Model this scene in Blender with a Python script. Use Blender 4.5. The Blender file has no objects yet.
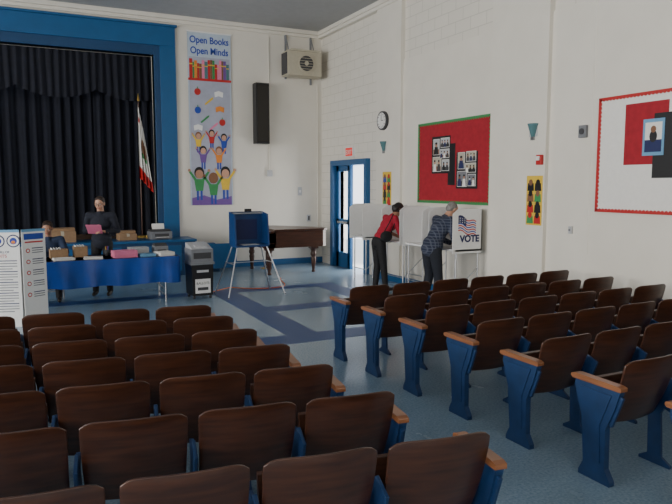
import bpy, bmesh, math, random
import numpy as np
from mathutils import Vector, Matrix, Euler
random.seed(7)
V=Vector
COL=bpy.context.scene.collection
# ------------------------------------------------------------------ materials
def mat(name,col,rough=.5,metal=0.,var=.0,scale=20.,bump=0.,coat=0.,emit=0.,spec=.5):
    m=bpy.data.materials.new(name);m.use_nodes=True
    nt=m.node_tree;b=nt.nodes['Principled BSDF']
    b.inputs['Base Color'].default_value=(*col,1);b.inputs['Roughness'].default_value=rough
    b.inputs['Metallic'].default_value=metal;b.inputs['Coat Weight'].default_value=coat
    b.inputs['Specular IOR Level'].default_value=spec
    if emit>0:
        b.inputs['Emission Color'].default_value=(*col,1);b.inputs['Emission Strength'].default_value=emit
    if var>0 or bump>0:
        tc=nt.nodes.new('ShaderNodeTexCoord');n=nt.nodes.new('ShaderNodeTexNoise')
        n.inputs['Scale'].default_value=scale;n.inputs['Detail'].default_value=4
        nt.links.new(tc.outputs['Object'],n.inputs['Vector'])
        if var>0:
            r=nt.nodes.new('ShaderNodeMapRange');r.inputs['From Min'].default_value=.3;r.inputs['From Max'].default_value=.7
            r.inputs['To Min'].default_value=1-var;r.inputs['To Max'].default_value=1+var
            nt.links.new(n.outputs['Fac'],r.inputs['Value'])
            mx=nt.nodes.new('ShaderNodeVectorMath');mx.operation='SCALE';mx.inputs[0].default_value=col
            nt.links.new(r.outputs['Result'],mx.inputs['Scale']);nt.links.new(mx.outputs['Vector'],b.inputs['Base Color'])
        if bump>0:
            bp=nt.nodes.new('ShaderNodeBump');bp.inputs['Strength'].default_value=bump;bp.inputs['Distance'].default_value=.01
            nt.links.new(n.outputs['Fac'],bp.inputs['Height']);nt.links.new(bp.outputs['Normal'],b.inputs['Normal'])
    return m
def wood(name,c1,c2,rough=.3,scale=(3,3,30),coat=.3):
    m=bpy.data.materials.new(name);m.use_nodes=True;nt=m.node_tree;b=nt.nodes['Principled BSDF']
    tc=nt.nodes.new('ShaderNodeTexCoord');mp=nt.nodes.new('ShaderNodeMapping');mp.inputs['Scale'].default_value=scale
    n=nt.nodes.new('ShaderNodeTexNoise');n.inputs['Scale'].default_value=1.5;n.inputs['Detail'].default_value=6
    oi=nt.nodes.new('ShaderNodeObjectInfo');ad=nt.nodes.new('ShaderNodeVectorMath');ad.operation='ADD'
    sc=nt.nodes.new('ShaderNodeMath');sc.operation='MULTIPLY';sc.inputs[1].default_value=40
    nt.links.new(oi.outputs['Random'],sc.inputs[0]);nt.links.new(tc.outputs['Object'],mp.inputs['Vector'])
    nt.links.new(mp.outputs['Vector'],ad.inputs[0]);nt.links.new(sc.outputs[0],ad.inputs[1]);nt.links.new(ad.outputs['Vector'],n.inputs['Vector'])
    cr=nt.nodes.new('ShaderNodeValToRGB');cr.color_ramp.elements[0].position=.3;cr.color_ramp.elements[1].position=.7
    cr.color_ramp.elements[0].color=(*c1,1);cr.color_ramp.elements[1].color=(*c2,1)
    nt.links.new(n.outputs['Fac'],cr.inputs['Fac']);nt.links.new(cr.outputs['Color'],b.inputs['Base Color'])
    b.inputs['Roughness'].default_value=rough;b.inputs['Coat Weight'].default_value=coat;b.inputs['Coat Roughness'].default_value=.25
    return m
def brickmat(name,col,axis):
    m=bpy.data.materials.new(name);m.use_nodes=True;nt=m.node_tree;b=nt.nodes['Principled BSDF']
    tc=nt.nodes.new('ShaderNodeTexCoord');sp=nt.nodes.new('ShaderNodeSeparateXYZ');cb=nt.nodes.new('ShaderNodeCombineXYZ')
    nt.links.new(tc.outputs['Object'],sp.inputs[0]);nt.links.new(sp.outputs[axis],cb.inputs[0]);nt.links.new(sp.outputs[2],cb.inputs[1])
    br=nt.nodes.new('ShaderNodeTexBrick');br.inputs['Scale'].default_value=1
    br.inputs['Brick Width'].default_value=.40;br.inputs['Row Height'].default_value=.20;br.inputs['Mortar Size'].default_value=.007
    br.inputs['Color1'].default_value=(*col,1);br.inputs['Color2'].default_value=(col[0]*.97,col[1]*.97,col[2]*.97,1)
    br.inputs['Mortar'].default_value=(col[0]*.80,col[1]*.80,col[2]*.78,1)
    nt.links.new(cb.outputs[0],br.inputs['Vector']);nt.links.new(br.outputs['Color'],b.inputs['Base Color'])
    bp=nt.nodes.new('ShaderNodeBump');bp.inputs['Strength'].default_value=.4;bp.inputs['Distance'].default_value=.01;bp.invert=True
    nt.links.new(br.outputs['Fac'],bp.inputs['Height']);nt.links.new(bp.outputs['Normal'],b.inputs['Normal'])
    b.inputs['Roughness'].default_value=.6
    return m
def floormat():
    m=bpy.data.materials.new('linoleum');m.use_nodes=True;nt=m.node_tree;b=nt.nodes['Principled BSDF']
    tc=nt.nodes.new('ShaderNodeTexCoord')
    n=nt.nodes.new('ShaderNodeTexNoise');n.inputs['Scale'].default_value=55;n.inputs['Detail'].default_value=5
    n2=nt.nodes.new('ShaderNodeTexNoise');n2.inputs['Scale'].default_value=1.2;n2.inputs['Detail'].default_value=5
    for q in (n,n2): nt.links.new(tc.outputs['Object'],q.inputs['Vector'])
    cr=nt.nodes.new('ShaderNodeValToRGB');cr.color_ramp.elements[0].position=.35;cr.color_ramp.elements[1].position=.68
    cr.color_ramp.elements[0].color=(.17,.265,.36,1);cr.color_ramp.elements[1].color=(.28,.385,.48,1)
    nt.links.new(n.outputs['Fac'],cr.inputs['Fac']);nt.links.new(cr.outputs['Color'],b.inputs['Base Color'])
    r=nt.nodes.new('ShaderNodeMapRange');r.inputs['To Min'].default_value=.14;r.inputs['To Max'].default_value=.34
    nt.links.new(n2.outputs['Fac'],r.inputs['Value']);nt.links.new(r.outputs['Result'],b.inputs['Roughness'])
    return m
def plaid(name):
    m=bpy.data.materials.new(name);m.use_nodes=True;nt=m.node_tree;b=nt.nodes['Principled BSDF']
    tc=nt.nodes.new('ShaderNodeTexCoord')
    outs=[]
    for ax in ('Y','Z'):
        w=nt.nodes.new('ShaderNodeTexWave');w.bands_direction=ax;w.inputs['Scale'].default_value=7
        nt.links.new(tc.outputs['Object'],w.inputs['Vector'])
        p=nt.nodes.new('ShaderNodeMath');p.operation='POWER';p.inputs[1].default_value=6;nt.links.new(w.outputs['Fac'],p.inputs[0]);outs.append(p)
    a=nt.nodes.new('ShaderNodeMath');a.operation='ADD';nt.links.new(outs[0].outputs[0],a.inputs[0]);nt.links.new(outs[1].outputs[0],a.inputs[1])
    cr=nt.nodes.new('ShaderNodeValToRGB');cr.color_ramp.elements[0].color=(.016,.024,.052,1);cr.color_ramp.elements[1].color=(.085,.095,.13,1)
    cr.color_ramp.elements[1].position=1
    nt.links.new(a.outputs[0],cr.inputs['Fac']);nt.links.new(cr.outputs['Color'],b.inputs['Base Color']);b.inputs['Roughness'].default_value=.9
    return m
WALLC=(.77,.735,.66)
M=dict(
 wall=mat('painted_plaster',WALLC,.55,var=.03,scale=2,bump=.05),
 brickR=brickmat('painted_block_side',WALLC,1),
 ceil=mat('ceiling_tile',(.40,.41,.42),.8,var=.04,scale=6),
 floor=floormat(), stripe=mat('blue_inlay',(.018,.060,.20),.40,var=.12,scale=40,spec=.3),
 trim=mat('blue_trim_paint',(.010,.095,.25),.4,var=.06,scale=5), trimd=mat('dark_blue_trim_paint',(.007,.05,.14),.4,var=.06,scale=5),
 steel=mat('blue_enamel',(.007,.033,.105),.42,var=.15,scale=12),
 cwood=wood('varnished_plywood',(.034,.0115,.006),(.074,.025,.011),.33),
 arm=wood('arm_wood',(.18,.065,.026),(.30,.12,.05),.35),
 curtain=mat('navy_velvet',(.005,.007,.016),.9,var=.2,scale=8), valance=mat('valance_velvet',(.006,.008,.018),.85,var=.2,scale=8),
 stagefl=wood('stage_boards',(.10,.055,.03),(.17,.10,.05),.5), dark=mat('stage_black',(.01,.01,.012),.9,var=.1),
 black=mat('black_plastic',(.010,.010,.012),.45,var=.1), white=mat('white_card',(.82,.82,.81),.6,var=.02), paper=mat('paper_white',(.82,.81,.78),.7,var=.02),
 cloth=mat('blue_tablecloth',(.005,.055,.30),.32,var=.15,scale=4), metal=mat('aluminium',(.55,.56,.58),.35,.9,var=.05), chrome=mat('grey_steel',(.30,.31,.32),.35,.7,var=.05),
 pink=mat('pink_paper',(.80,.22,.38),.7,var=.03), red=mat('red_paint',(.50,.02,.02),.45,var=.05), redp=mat('red_paper',(.36,.013,.025),.8,var=.12,scale=14),
 beige=mat('beige_enamel',(.50,.46,.36),.5,var=.05), grey=mat('grey_plastic',(.20,.21,.23),.5,var=.05), lgrey=mat('light_grey',(.5,.51,.53),.5,var=.04),
 card=mat('cardboard',(.32,.20,.11),.8,var=.08), gold=mat('gold_metal',(.75,.5,.12),.3,.9,var=.05),
 pwood=wood('piano_walnut',(.040,.013,.007),(.085,.028,.013),.32,coat=.1), ivory=mat('ivory',(.75,.72,.62),.35,var=.02),
 bbooth=mat('booth_blue_plastic',(.008,.050,.18),.4,var=.1,scale=6), orange=mat('orange_rubber',(.75,.16,.02),.5,var=.05),
 skin=mat('skin',(.56,.31,.21),.5,var=.05,scale=30), skin2=mat('skin_tan',(.42,.22,.14),.5,var=.05,scale=30), lip=mat('lips',(.35,.10,.08),.5,var=.05),
 hairb=mat('black_hair',(.012,.009,.008),.45,var=.3,scale=60,bump=.4), hairg=mat('grey_hair',(.22,.21,.20),.6,var=.3,scale=60,bump=.4), hairbr=mat('brown_hair',(.03,.016,.01),.5,var=.3,scale=60,bump=.4),
 sweater=mat('dark_sweater',(.013,.016,.028),.9,var=.2,scale=40,bump=.3), redshirt=mat('red_shirt',(.38,.008,.03),.8,var=.12,scale=25), jeans=mat('dark_jeans',(.012,.015,.024),.85,var=.2,scale=30),
 blackp=mat('black_trousers',(.010,.010,.012),.8,var=.2,scale=30), shoe=mat('shoe_leather',(.02,.015,.012),.4,var=.1), nshirt=mat('navy_shirt',(.02,.035,.08),.85,var=.15,scale=30),
 plaid=plaid('plaid_shirt'), eye=mat('eye_white',(.7,.7,.68),.3,var=.02), pupil=mat('pupil',(.01,.008,.006),.2,var=.02),
 green=mat('green_paint',(.04,.26,.08),.6,var=.05), yellow=mat('yellow_paint',(.75,.50,.05),.6,var=.05), bluep=mat('blue_print',(.02,.06,.38),.6,var=.05), skyb=mat('sky_blue_print',(.15,.36,.58),.6,var=.05),
 lilac=mat('lilac_print',(.40,.42,.52),.7,var=.08,scale=5), purple=mat('purple_print',(.17,.08,.32),.6,var=.05), orangep=mat('orange_print',(.75,.25,.04),.6,var=.05), brown=mat('brown_print',(.22,.10,.05),.6,var=.05),
 paleb=mat('pale_blue_print',(.48,.56,.66),.7,var=.05),
 teal=mat('teal_glass',(.09,.20,.22),.25,var=.05), dkgrey=mat('dark_grey',(.05,.05,.055),.6,var=.05), navy=mat('navy_print',(.012,.02,.10),.6,var=.05), floorout=mat('concrete_outside',(.7,.7,.68),.8,var=.05),
 tube=mat('diffuser',(.6,.6,.6),.5,var=.02), glow=mat('exit_glow',(.75,.03,.02),.5,emit=.35),
)
# ------------------------------------------------------------------ mesh builder
class B:
    def __init__(s,name,loc=(0,0,0),rotz=0.):
        s.name=name;s.v=[];s.f=[];s.m=[];s.sm=[];s.mats=[];s.M=Matrix.Identity(4);s.loc=loc;s.rotz=rotz
    def mi(s,k):
        if k not in s.mats: s.mats.append(k)
        return s.mats.index(k)
    def add(s,vs,fs,k,smooth=False):
        o=len(s.v);i=s.mi(k)
        s.v+=[tuple(s.M@V(p)) for p in vs];s.f+=[tuple(o+a for a in q) for q in fs];s.m+=[i]*len(fs);s.sm+=[smooth]*len(fs)
    def box(s,x0,x1,y0,y1,z0,z1,k,rot=None):
        vs=[V((x,y,z)) for z in (z0,z1) for y in (y0,y1) for x in (x0,x1)]
        if rot is not None:
            c=V(((x0+x1)/2,(y0+y1)/2,(z0+z1)/2));R=Euler(rot).to_matrix();vs=[c+R@(p-c) for p in vs]
        s.add(vs,[(0,2,3,1),(4,5,7,6),(0,1,5,4),(2,6,7,3),(0,4,6,2),(1,3,7,5)],k)
    def cyl(s,p0,p1,r0,k,r1=None,n=14,caps=True,smooth=True):
        p0=V(p0);p1=V(p1);r1=r0 if r1 is None else r1;d=(p1-p0).normalized()
        a=d.orthogonal().normalized();b=d.cross(a)
        vs=[];
        for p,r in ((p0,r0),(p1,r1)):
            vs+=[p+(a*math.cos(t)+b*math.sin(t))*r for t in [2*math.pi*i/n for i in range(n)]]
        s.add(vs,[(i,(i+1)%n,n+(i+1)%n,n+i) for i in range(n)],k,smooth)
        if caps: s.add(vs,[tuple(range(n))[::-1],tuple(range(n,2*n))],k)
    def tube(s,pts,r,k,n=8):
        for a,b in zip(pts[:-1],pts[1:]): s.cyl(a,b,r,k,n=n)
        for p in pts[1:-1]: s.sph(p,r,k,n=8,m=5)
    def sph(s,c,r,k,n=14,m=9,sc=(1,1,1),R=None):
        c=V(c);vs=[];
        for j in range(m+1):
            ph=math.pi*j/m
            for i in range(n):
                t=2*math.pi*i/n
                p=V((math.sin(ph)*math.cos(t)*r*sc[0],math.sin(ph)*math.sin(t)*r*sc[1],math.cos(ph)*r*sc[2]))
                if R is not None: p=R@p
                vs.append(c+p)
        fs=[]
        for j in range(m):
            for i in range(n):
                a=j*n+i;b=j*n+(i+1)%n
                fs.append((a,a+n,b+n,b))
        s.add(vs,fs,k,True)
    def lathe(s,c,prof,k,n=16):
        c=V(c);vs=[c+V((r*math.cos(2*math.pi*i/n),r*math.sin(2*math.pi*i/n),z)) for r,z in prof for i in range(n)]
        s.add(vs,[(j*n+i,j*n+(i+1)%n,(j+1)*n+(i+1)%n,(j+1)*n+i) for j in range(len(prof)-1) for i in range(n)],k,True)
    def prism(s,poly,a0,a1,k,axis='z',smooth=False):
        def P(u,v,a): return {'z':(u,v,a),'x':(a,u,v),'y':(u,a,v)}[axis]
        n=len(poly);vs=[P(u,v,a0) for u,v in poly]+[P(u,v,a1) for u,v in poly]
        s.add(vs,[tuple(range(n))[::-1],tuple(range(n,2*n))],k)
        s.add(vs,[(i,(i+1)%n,n+(i+1)%n,n+i) for i in range(n)],k,smooth)
    def disc(s,c,rx,ry,k,z=.004,n=20,rot=0.):
        p=[];
        for i in range(n):
            t=2*math.pi*i/n;x=rx*math.cos(t);y=ry*math.sin(t)
            p.append((c[0]+x*math.cos(rot)-y*math.sin(rot),c[1]+x*math.sin(rot)+y*math.cos(rot)))
        s.prism(p,0,z,k)
    def rect(s,x0,x1,y0,y1,k,z=.004): s.box(x0,x1,y0,y1,0,z,k)
    def text(s,t,size,x,y,z,k,ext=.002,align='CENTER',sx=1.,bold=0.):
        cu=bpy.data.curves.new('t','FONT');cu.body=t;cu.size=size;cu.align_x=align;cu.extrude=ext;cu.offset=bold
        ob=bpy.data.objects.new('t',cu);COL.objects.link(ob);bpy.context.view_layer.update()
        me=bpy.data.meshes.new_from_object(ob.evaluated_get(bpy.context.evaluated_depsgraph_get()))
        s.add([(p.co.x*sx+x,p.co.y+y,p.co.z+z) for p in me.vertices],[tuple(q.vertices) for q in me.polygons],k)
        bpy.data.objects.remove(ob);bpy.data.curves.remove(cu);bpy.data.meshes.remove(me)
    def mesh(s):
        me=bpy.data.meshes.new(s.name);me.from_pydata(s.v,[],s.f)
        for k in s.mats: me.materials.append(M[k])
        me.polygons.foreach_set('material_index',s.m);me.polygons.foreach_set('use_smooth',s.sm)
        bm=bmesh.new();bm.from_mesh(me);bmesh.ops.recalc_face_normals(bm,faces=bm.faces);bm.to_mesh(me);bm.free();me.update();return me
    def done(s,bevel=0.,parent=None):
        ob=bpy.data.objects.new(s.name,s.mesh());COL.objects.link(ob);ob.location=s.loc;ob.rotation_euler=(0,0,s.rotz)
        if bevel>0:
            bv=ob.modifiers.new('b','BEVEL');bv.width=bevel;bv.segments=2;bv.limit_method='ANGLE';bv.angle_limit=.7
        if parent: ob.parent=parent
        return ob
W=6.64;D=14.31;H=5.52;XL=-10.2;YB=-5.0
def backM(x,z,off=0.): return Matrix(((1,0,0,x),(0,0,-1,D-off),(0,1,0,z),(0,0,0,1)))
def rightM(y,z,off=0.): return Matrix(((0,0,-1,W-off),(-1,0,0,y),(0,1,0,z),(0,0,0,1)))
# ------------------------------------------------------------------ room shell
b=B('floor');b.box(XL-.3,W+.3,YB-.3,D+.3,-.1,0,'floor');b.done()
b=B('floor_inlay')
for r in [(2.95,3.37,7.0,11.2),(4.95,5.37,7.0,11.2),(-9,2.95,10.85,11.2),(3.37,4.95,10.85,11.2),(-9,2.95,7.0,7.45),(3.37,4.95,7.0,7.45),(3.37,4.95,8.95,9.35),(-1.0,-.65,7.45,10.85)]:
    b.box(r[0],r[1],r[2],r[3],0,.002,'stripe')
b.done()
b=B('ceiling');b.box(XL-.3,W+.3,YB-.3,D+.3,H,H+.1,'ceil');b.done()
OX0=-6.3;OX1=2.68;OZ=4.66;ST=.76
b=B('wall_back')
b.box(OX1,W+.3,D,D+.25,0,H,'wall');b.box(XL-.3,OX0,D,D+.25,0,H,'wall');b.box(OX0,OX1,D,D+.25,OZ,H,'wall');b.box(OX0,OX1,D,D+.25,0,ST-.02,'wall')
b.done()
DY0,DY1,DZ=12.0,13.5,2.36
b=B('wall_right')
b.box(W,W+.25,YB-.3,DY0,0,H,'brickR');b.box(W,W+.25,DY1,D,0,H,'brickR');b.box(W,W+.25,DY0,DY1,DZ,H,'brickR')
b.box(W-.09,W,10.56,11.48,0,H,'wall');b.box(W-.09,W,6.76,7.94,0,H,'wall');b.box(W-.09,W,2.9,4.1,0,H,'wall')
b.box(W-.01,W,YB,DY0,0,1.0,'wall')
b.box(W-.03,W,7.94,10.56,0,4.25,'wall');b.box(W-.03,W,4.1,6.76,0,4.25,'wall')
b.done()
b=B('baseboard_right');b.box(W-.12,W-.09,YB,11.48,0,.14,'trim');b.done(.004)
b=B('baseboard_back');b.box(3.32,W-.0,D-.03,D,0,.14,'trim');b.done(.004)
b=B('wall_left');wins=[(-3.2,-.6),(1.0,3.6),(5.2,7.8),(9.4,12.0)];z0,z1=1.3,4.4
ys=[YB]+[q for w in wins for q in w]+[D]
for i in range(0,len(ys),2): b.box(XL-.25,XL,ys[i],ys[i+1],0,H,'wall')
for w in wins: b.box(XL-.25,XL,w[0],w[1],0,z0,'wall');b.box(XL-.25,XL,w[0],w[1],z1,H,'wall')
b.done()
for i,w in enumerate(wins):
    b=B('window_%d'%(i+1))
    for y in (w[0]+.03,(w[0]*2+w[1])/3,(w[0]+2*w[1])/3,w[1]-.03): b.box(XL-.16,XL-.08,y-.03,y+.03,z0,z1,'trim')
    for z in (z0+.03,z0+1.03,z0+2.07,z1-.03): b.box(XL-.16,XL-.08,w[0],w[1],z-.03,z+.03,'trim')
    b.done()
b=B('wall_front');b.box(XL-.3,W+.3,YB-.25,YB,0,H,'wall');b.done()
b=B('trim_1')
b.box(XL,W,D-.10,D,H-.09,H,'wall');b.box(XL,W,D-.05,D,H-.16,H-.09,'wall')
b.box(W-.14,W,YB,D-.1,H-.09,H,'wall');b.box(W-.115,W,YB,D-.05,H-.16,H-.09,'wall');b.done(.01)
b=B('trim_2')
b.box(OX0-.46,OX1+.46,D-.07,D,OZ+.2,OZ+.60,'trim')
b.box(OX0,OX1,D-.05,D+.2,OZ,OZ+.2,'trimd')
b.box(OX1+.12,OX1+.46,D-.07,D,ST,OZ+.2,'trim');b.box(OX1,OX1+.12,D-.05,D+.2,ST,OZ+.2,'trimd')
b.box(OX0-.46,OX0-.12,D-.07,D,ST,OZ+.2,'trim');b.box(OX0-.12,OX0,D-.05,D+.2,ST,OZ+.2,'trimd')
b.box(OX0-.5,OX1+.5,D-.10,D,OZ+.60,OZ+.65,'trim');b.done(.008)
AY=13.5
b=B('stage_platform')
b.box(OX0-.6,3.3,AY,D-.001,0,ST-.05,'trimd');b.box(OX0-.62,3.32,AY-.03,D-.001,ST-.05,ST,'trim')
for x in np.arange(-6.5,3.2,1.2): b.box(x,x+1.1,AY-.015,AY,.1,ST-.12,'trim')
b.done(.005)
b=B('stage_floor');b.box(OX0-.5,OX1+.5,D+.25,D+5,ST-.1,ST,'stagefl');b.box(OX0,OX1,D-.0,D+.25,ST-.02,ST,'stagefl');b.done()
b=B('stage_backdrop');b.box(OX0-1,OX1+1,D+5,D+5.1,0,7,'dark');b.box(OX1+.9,OX1+1,D+.25,D+5,0,7,'dark');b.box(OX0-1,OX0-.9,D+.25,D+5,0,7,'dark');b.box(OX0-1,OX1+1,D+.25,D+5.1,7,7.1,'dark');b.done()
def drape(name,x0,x1,y,z0,z1,k,amp=.06,per=.22,scallop=None,seed=0):
    rnd=random.Random(seed);n=int((x1-x0)/.025);b=B(name);vs=[];ph=rnd.random()*6;nz=6
    for j in range(nz+1):
        t=j/nz
        for i in range(n+1):
            x=x0+(x1-x0)*i/n
            a=amp*(math.sin(2*math.pi*x/per+ph+.7*math.sin(x*3.1+seed))+.4*math.sin(2*math.pi*x/per*2.3+1))
            zb=z0
            if scallop: zb=z0+scallop[0]*abs(math.sin(math.pi*x/scallop[1]))**.7*-1+scallop[0]
            vs.append((x+.02*t*math.sin(x*9),y+a*(1-.35*t),zb+(z1-zb)*t))
    fs=[(j*(n+1)+i,j*(n+1)+i+1,(j+1)*(n+1)+i+1,(j+1)*(n+1)+i) for j in range(nz) for i in range(n)]
    b.add(vs,fs,k,True);return b.done()
drape('stage_curtain',OX0-.2,OX1+.3,D+1.6,ST,6.5,'curtain',.05,.24,seed=3)
drape('stage_curtain',1.5,OX1+.5,D+.75,ST,6.5,'curtain',.05,.2,seed=5)
drape('stage_curtain',OX0-.5,OX0+1.6,D+.75,ST,6.5,'curtain',.05,.2,seed=8)
drape('stage_valance',OX0-.2,OX1+.3,D+.42,3.72,5.0,'valance',.03,.15,scallop=(.22,1.55),seed=9)
for i,(x,y) in enumerate([(1.0,12.6),(-3,12.6),(1.0,6),(-4,6),(1,0),(-4,0)]):
    b=B('ceiling_light');b.box(x-.9,x+.9,y-.15,y+.15,H-.12,H-.0,'grey');b.box(x-.85,x+.85,y-.12,y+.12,H-.15,H-.12,'tube');b.done(.01)
b=B('door_1')
b.box(W-.10,W+.2,DY0-.12,DY0,0,DZ+.1,'trim');b.box(W-.10,W+.2,DY1,DY1+.14,0,DZ+.1,'trim');b.box(W-.10,W+.2,DY0,DY1,DZ-.02,DZ+.1,'trim')
b.box(W-.02,W+.05,(DY0+DY1)/2+.0,(DY0+DY1)/2+.06,0,DZ,'trim')
ly0,ly1=(DY0+DY1)/2+.06,DY1
b.box(W,W+.05,ly0,ly0+.12,0,DZ,'trim');b.box(W,W+.05,ly1-.12,ly1,0,DZ,'trim');b.box(W,W+.05,ly0,ly1,0,.35,'trim');b.box(W,W+.05,ly0,ly1,DZ-.15,DZ,'trim');b.box(W,W+.05,ly0,ly1,1.0,1.12,'trim')
b.box(W+.06,W+.75,DY0+.0,DY0+.05,0.0,DZ-.04,'lgrey');b.box(W-.04,W,ly0+.1,ly1-.1,1.02,1.07,'metal')
b.done(.004)
b=B('exterior_ground');b.box(W+.25,W+8,6,D+6,-.12,-.02,'floorout');b.done()
b=B('exterior_wall');b.box(W+5,W+5.1,6,D+6,-.02,3.2,'floorout');b.done()
b=B('exit_sign');b.M=rightM(12.75,2.62,0);b.box(-.18,.18,-.10,.12,.0,.06,'white');b.box(-.16,.16,-.08,.10,.06,.065,'glow');b.text('EXIT',.14,0,-.045,.067,'white');b.done(.004)
# ------------------------------------------------------------------ banner
b=B('reading_banner');b.M=backM(3.41,1.45,.01);bw,bh=.97,3.77
b.rect(0,bw,0,bh,'lilac',.01)
b.M=backM(3.41,1.45,.02)
b.rect(0,bw,bh-.52,bh,'paleb');b.rect(0,.025,0,bh,'paleb',.006);b.rect(bw-.025,bw,0,bh,'paleb',.006)
b.text('Open Books',.205,bw/2,bh-.22,.006,'bluep',bold=.004,sx=.84);b.text('Open Minds',.205,bw/2,bh-.45,.006,'bluep',bold=.004,sx=.84)
cs=['red','yellow','green','bluep','orangep','purple','brown','teal','pink','white']
rnd=random.Random(2)
for row in (bh-.98,):
    x=.03
    while x<bw-.06:
        w=rnd.uniform(.035,.075);hh=rnd.uniform(.30,.42);c=rnd.choice(cs);b.rect(x,x+w-.006,row,row+hh,c,.008);b.rect(x,x+w-.006,row+hh*.7,row+hh*.76,'yellow',.010);x+=w
b.rect(.0,bw,bh-1.03,bh-.98,'red',.010)
items=[(.2,2.5,'red'),(.68,2.45,'white'),(.45,2.3,'yellow'),(.2,2.1,'bluep'),(.7,2.12,'orangep'),(.35,1.9,'green'),(.75,1.85,'red'),(.2,1.7,'white'),(.55,1.75,'pink')]
for i,(x,y,c) in enumerate(items):
    if i%3==0: b.disc((x,y),.07,.075,c,.006);b.rect(x-.008,x+.008,y+.06,y+.11,'green',.007)
    elif i%3==1: b.prism([(x-.09,y-.05),(x-.0,y-.02),(x+.09,y-.05),(x+.1,y+.06),(x,y+.09),(x-.1,y+.06)],0,.006,c)
    else: b.prism([(x-.1,y-.06),(x-.07,y-.08),(x+.09,y+.05),(x+.11,y+.10),(x+.06,y+.08)],0,.006,c)
def kid(x,y,s,c,hair,sk='skin'):
    b.prism([(x-.06*s,y),(x+.06*s,y),(x+.09*s,y+.2*s),(x-.09*s,y+.2*s)],0,.008,c)
    b.prism([(x-.08*s,y+.17*s),(x-.05*s,y+.2*s),(x-.15*s,y+.34*s),(x-.18*s,y+.32*s)],0,.009,c)
    b.prism([(x+.08*s,y+.17*s),(x+.18*s,y+.32*s),(x+.15*s,y+.34*s),(x+.05*s,y+.2*s)],0,.009,c)
    b.disc((x,y+.31*s),.085*s,.10*s,hair,.010);b.disc((x,y+.285*s),.068*s,.075*s,sk,.012)
    b.disc((x-.17*s,y+.35*s),.025*s,.025*s,sk,.010);b.disc((x+.17*s,y+.35*s),.025*s,.025*s,sk,.010)
    b.rect(x-.05*s,x-.015*s,y-.16*s,y,'bluep',.007);b.rect(x+.015*s,x+.05*s,y-.16*s,y,'bluep',.007)
for k in [(.2,1.3,.8,'yellow','brown'),(.5,1.38,.75,'red','black'),(.78,1.28,.8,'bluep','black'),(.3,.95,.9,'purple','black'),(.66,.95,.9,'orangep','brown')]: kid(*k)
for k in [(.2,.32,1.3,'green','black','skin2'),(.52,.22,1.25,'green','brown','brown'),(.8,.34,1.3,'yellow','black','skin')]: kid(*k)
b.prism([(0.03,0),(bw-.03,0),(bw-.03,.2),(.6,.12),(.3,.22),(.03,.16)],0,.0055,'purple')
b.box(-.02,bw+.02,bh,bh+.03,-.01,.02,'white');b.done()
b=B('wall_speaker');b.M=backM(5.03,3.52);b.box(-.16,.16,-.68,.68,.06,.30,'black');b.box(-.14,.14,-.64,.64,.30,.315,'pupil');b.box(-.06,.06,-.2,.2,0,.06,'grey')
b.done(.015)
b=B('wall_heater_unit');b.M=backM(5.98,4.67)
b.box(-.40,.44,-.27,.27,.08,.48,'beige');b.box(-.34,.38,.27,.31,.0,.52,'beige');b.box(-.42,-.40,-.24,.24,.12,.44,'dkgrey')
b.cyl((.04,0,.48),(.04,0,.52),.20,'beige',n=24);b.cyl((.04,0,.515),(.04,0,.525),.17,'dkgrey',n=24)
for i in range(5): b.rect(-.12,.20,-.13+i*.06,-.12+i*.06,'beige',.535)
b.cyl((.04,0,.52),(.04,0,.54),.05,'beige')
b.box(-.3,-.26,-.3,.70,0,.05,'grey');b.box(.34,.38,-.40,.70,0,.05,'grey');b.cyl((-.28,.28,.25),(-.28,.68,.05),.012,'grey');b.cyl((.36,.28,.25),(.36,.68,.05),.012,'grey')
b.done(.008)
b=B('conduit_back');b.cyl((6.52,D-.02,.3),(6.52,D-.02,4.3),.014,'wall');b.cyl((5.28,D-.02,2.2),(5.28,D-.02,5.3),.012,'wall');b.box(5.22,5.34,D-.05,D,2.1,2.25,'lgrey');b.done()  # conduit runs on the back wall, with a small grey box
b=B('conduit_right');b.cyl((W-.02,6.02,1.0),(W-.02,6.02,H-.16),.018,'wall');b.done()  # vertical conduit on the right wall
b=B('light_switch');b.M=backM(6.05,1.75);b.box(-.05,.05,-.1,.1,0,.02,'lgrey');b.box(-.02,.02,-.03,.03,.02,.03,'white');b.done(.003)
b=B('wall_outlet');b.M=backM(6.28,1.1);b.box(-.05,.05,-.08,.08,0,.02,'lgrey');b.box(-.02,.02,-.05,.05,.02,.025,'dkgrey');b.done(.003)
# ------------------------------------------------------------------ right wall things
def photo(b,x,y,w,h,z,rnd):
    b.rect(x-.008,x+w+.008,y-.008,y+h+.008,'paper',z);b.rect(x,x+w,y,y+h,rnd.choice(['lgrey','grey','beige','lgrey']),z+.001)
    b.rect(x,x+w,y,y+h*.35,rnd.choice(['dkgrey','grey','brown']),z+.002)
    n=max(1,int(round(w/h*1.6)))
    for i in range(n):
        cx=x+w*(i+.5)/n;r=w*.5/n;b.prism([(cx-r*.8,y+.0),(cx+r*.8,y+.0),(cx+r*.5,y+h*.52),(cx-r*.5,y+h*.52)],0,z+.003,rnd.choice(['black','navy','paper','dkgrey']));b.disc((cx,y+h*.64),r*.38,h*.15,rnd.choice(['skin','skin2','brown','lgrey']),z+.004,12);b.disc((cx,y+h*.74),r*.38,h*.08,'black',z+.005,12)
b=B('bulletin_board');b.M=rightM(9.99,1.58,.031);w,h=2.04,1.42
b.rect(0,w,0,h,'redp',.02)
for a in [(0,w,0,.03),(0,w,h-.03,h),(0,.03,0,h),(w-.03,w,0,h)]: b.rect(*a,'green',.03)
n=34
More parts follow.
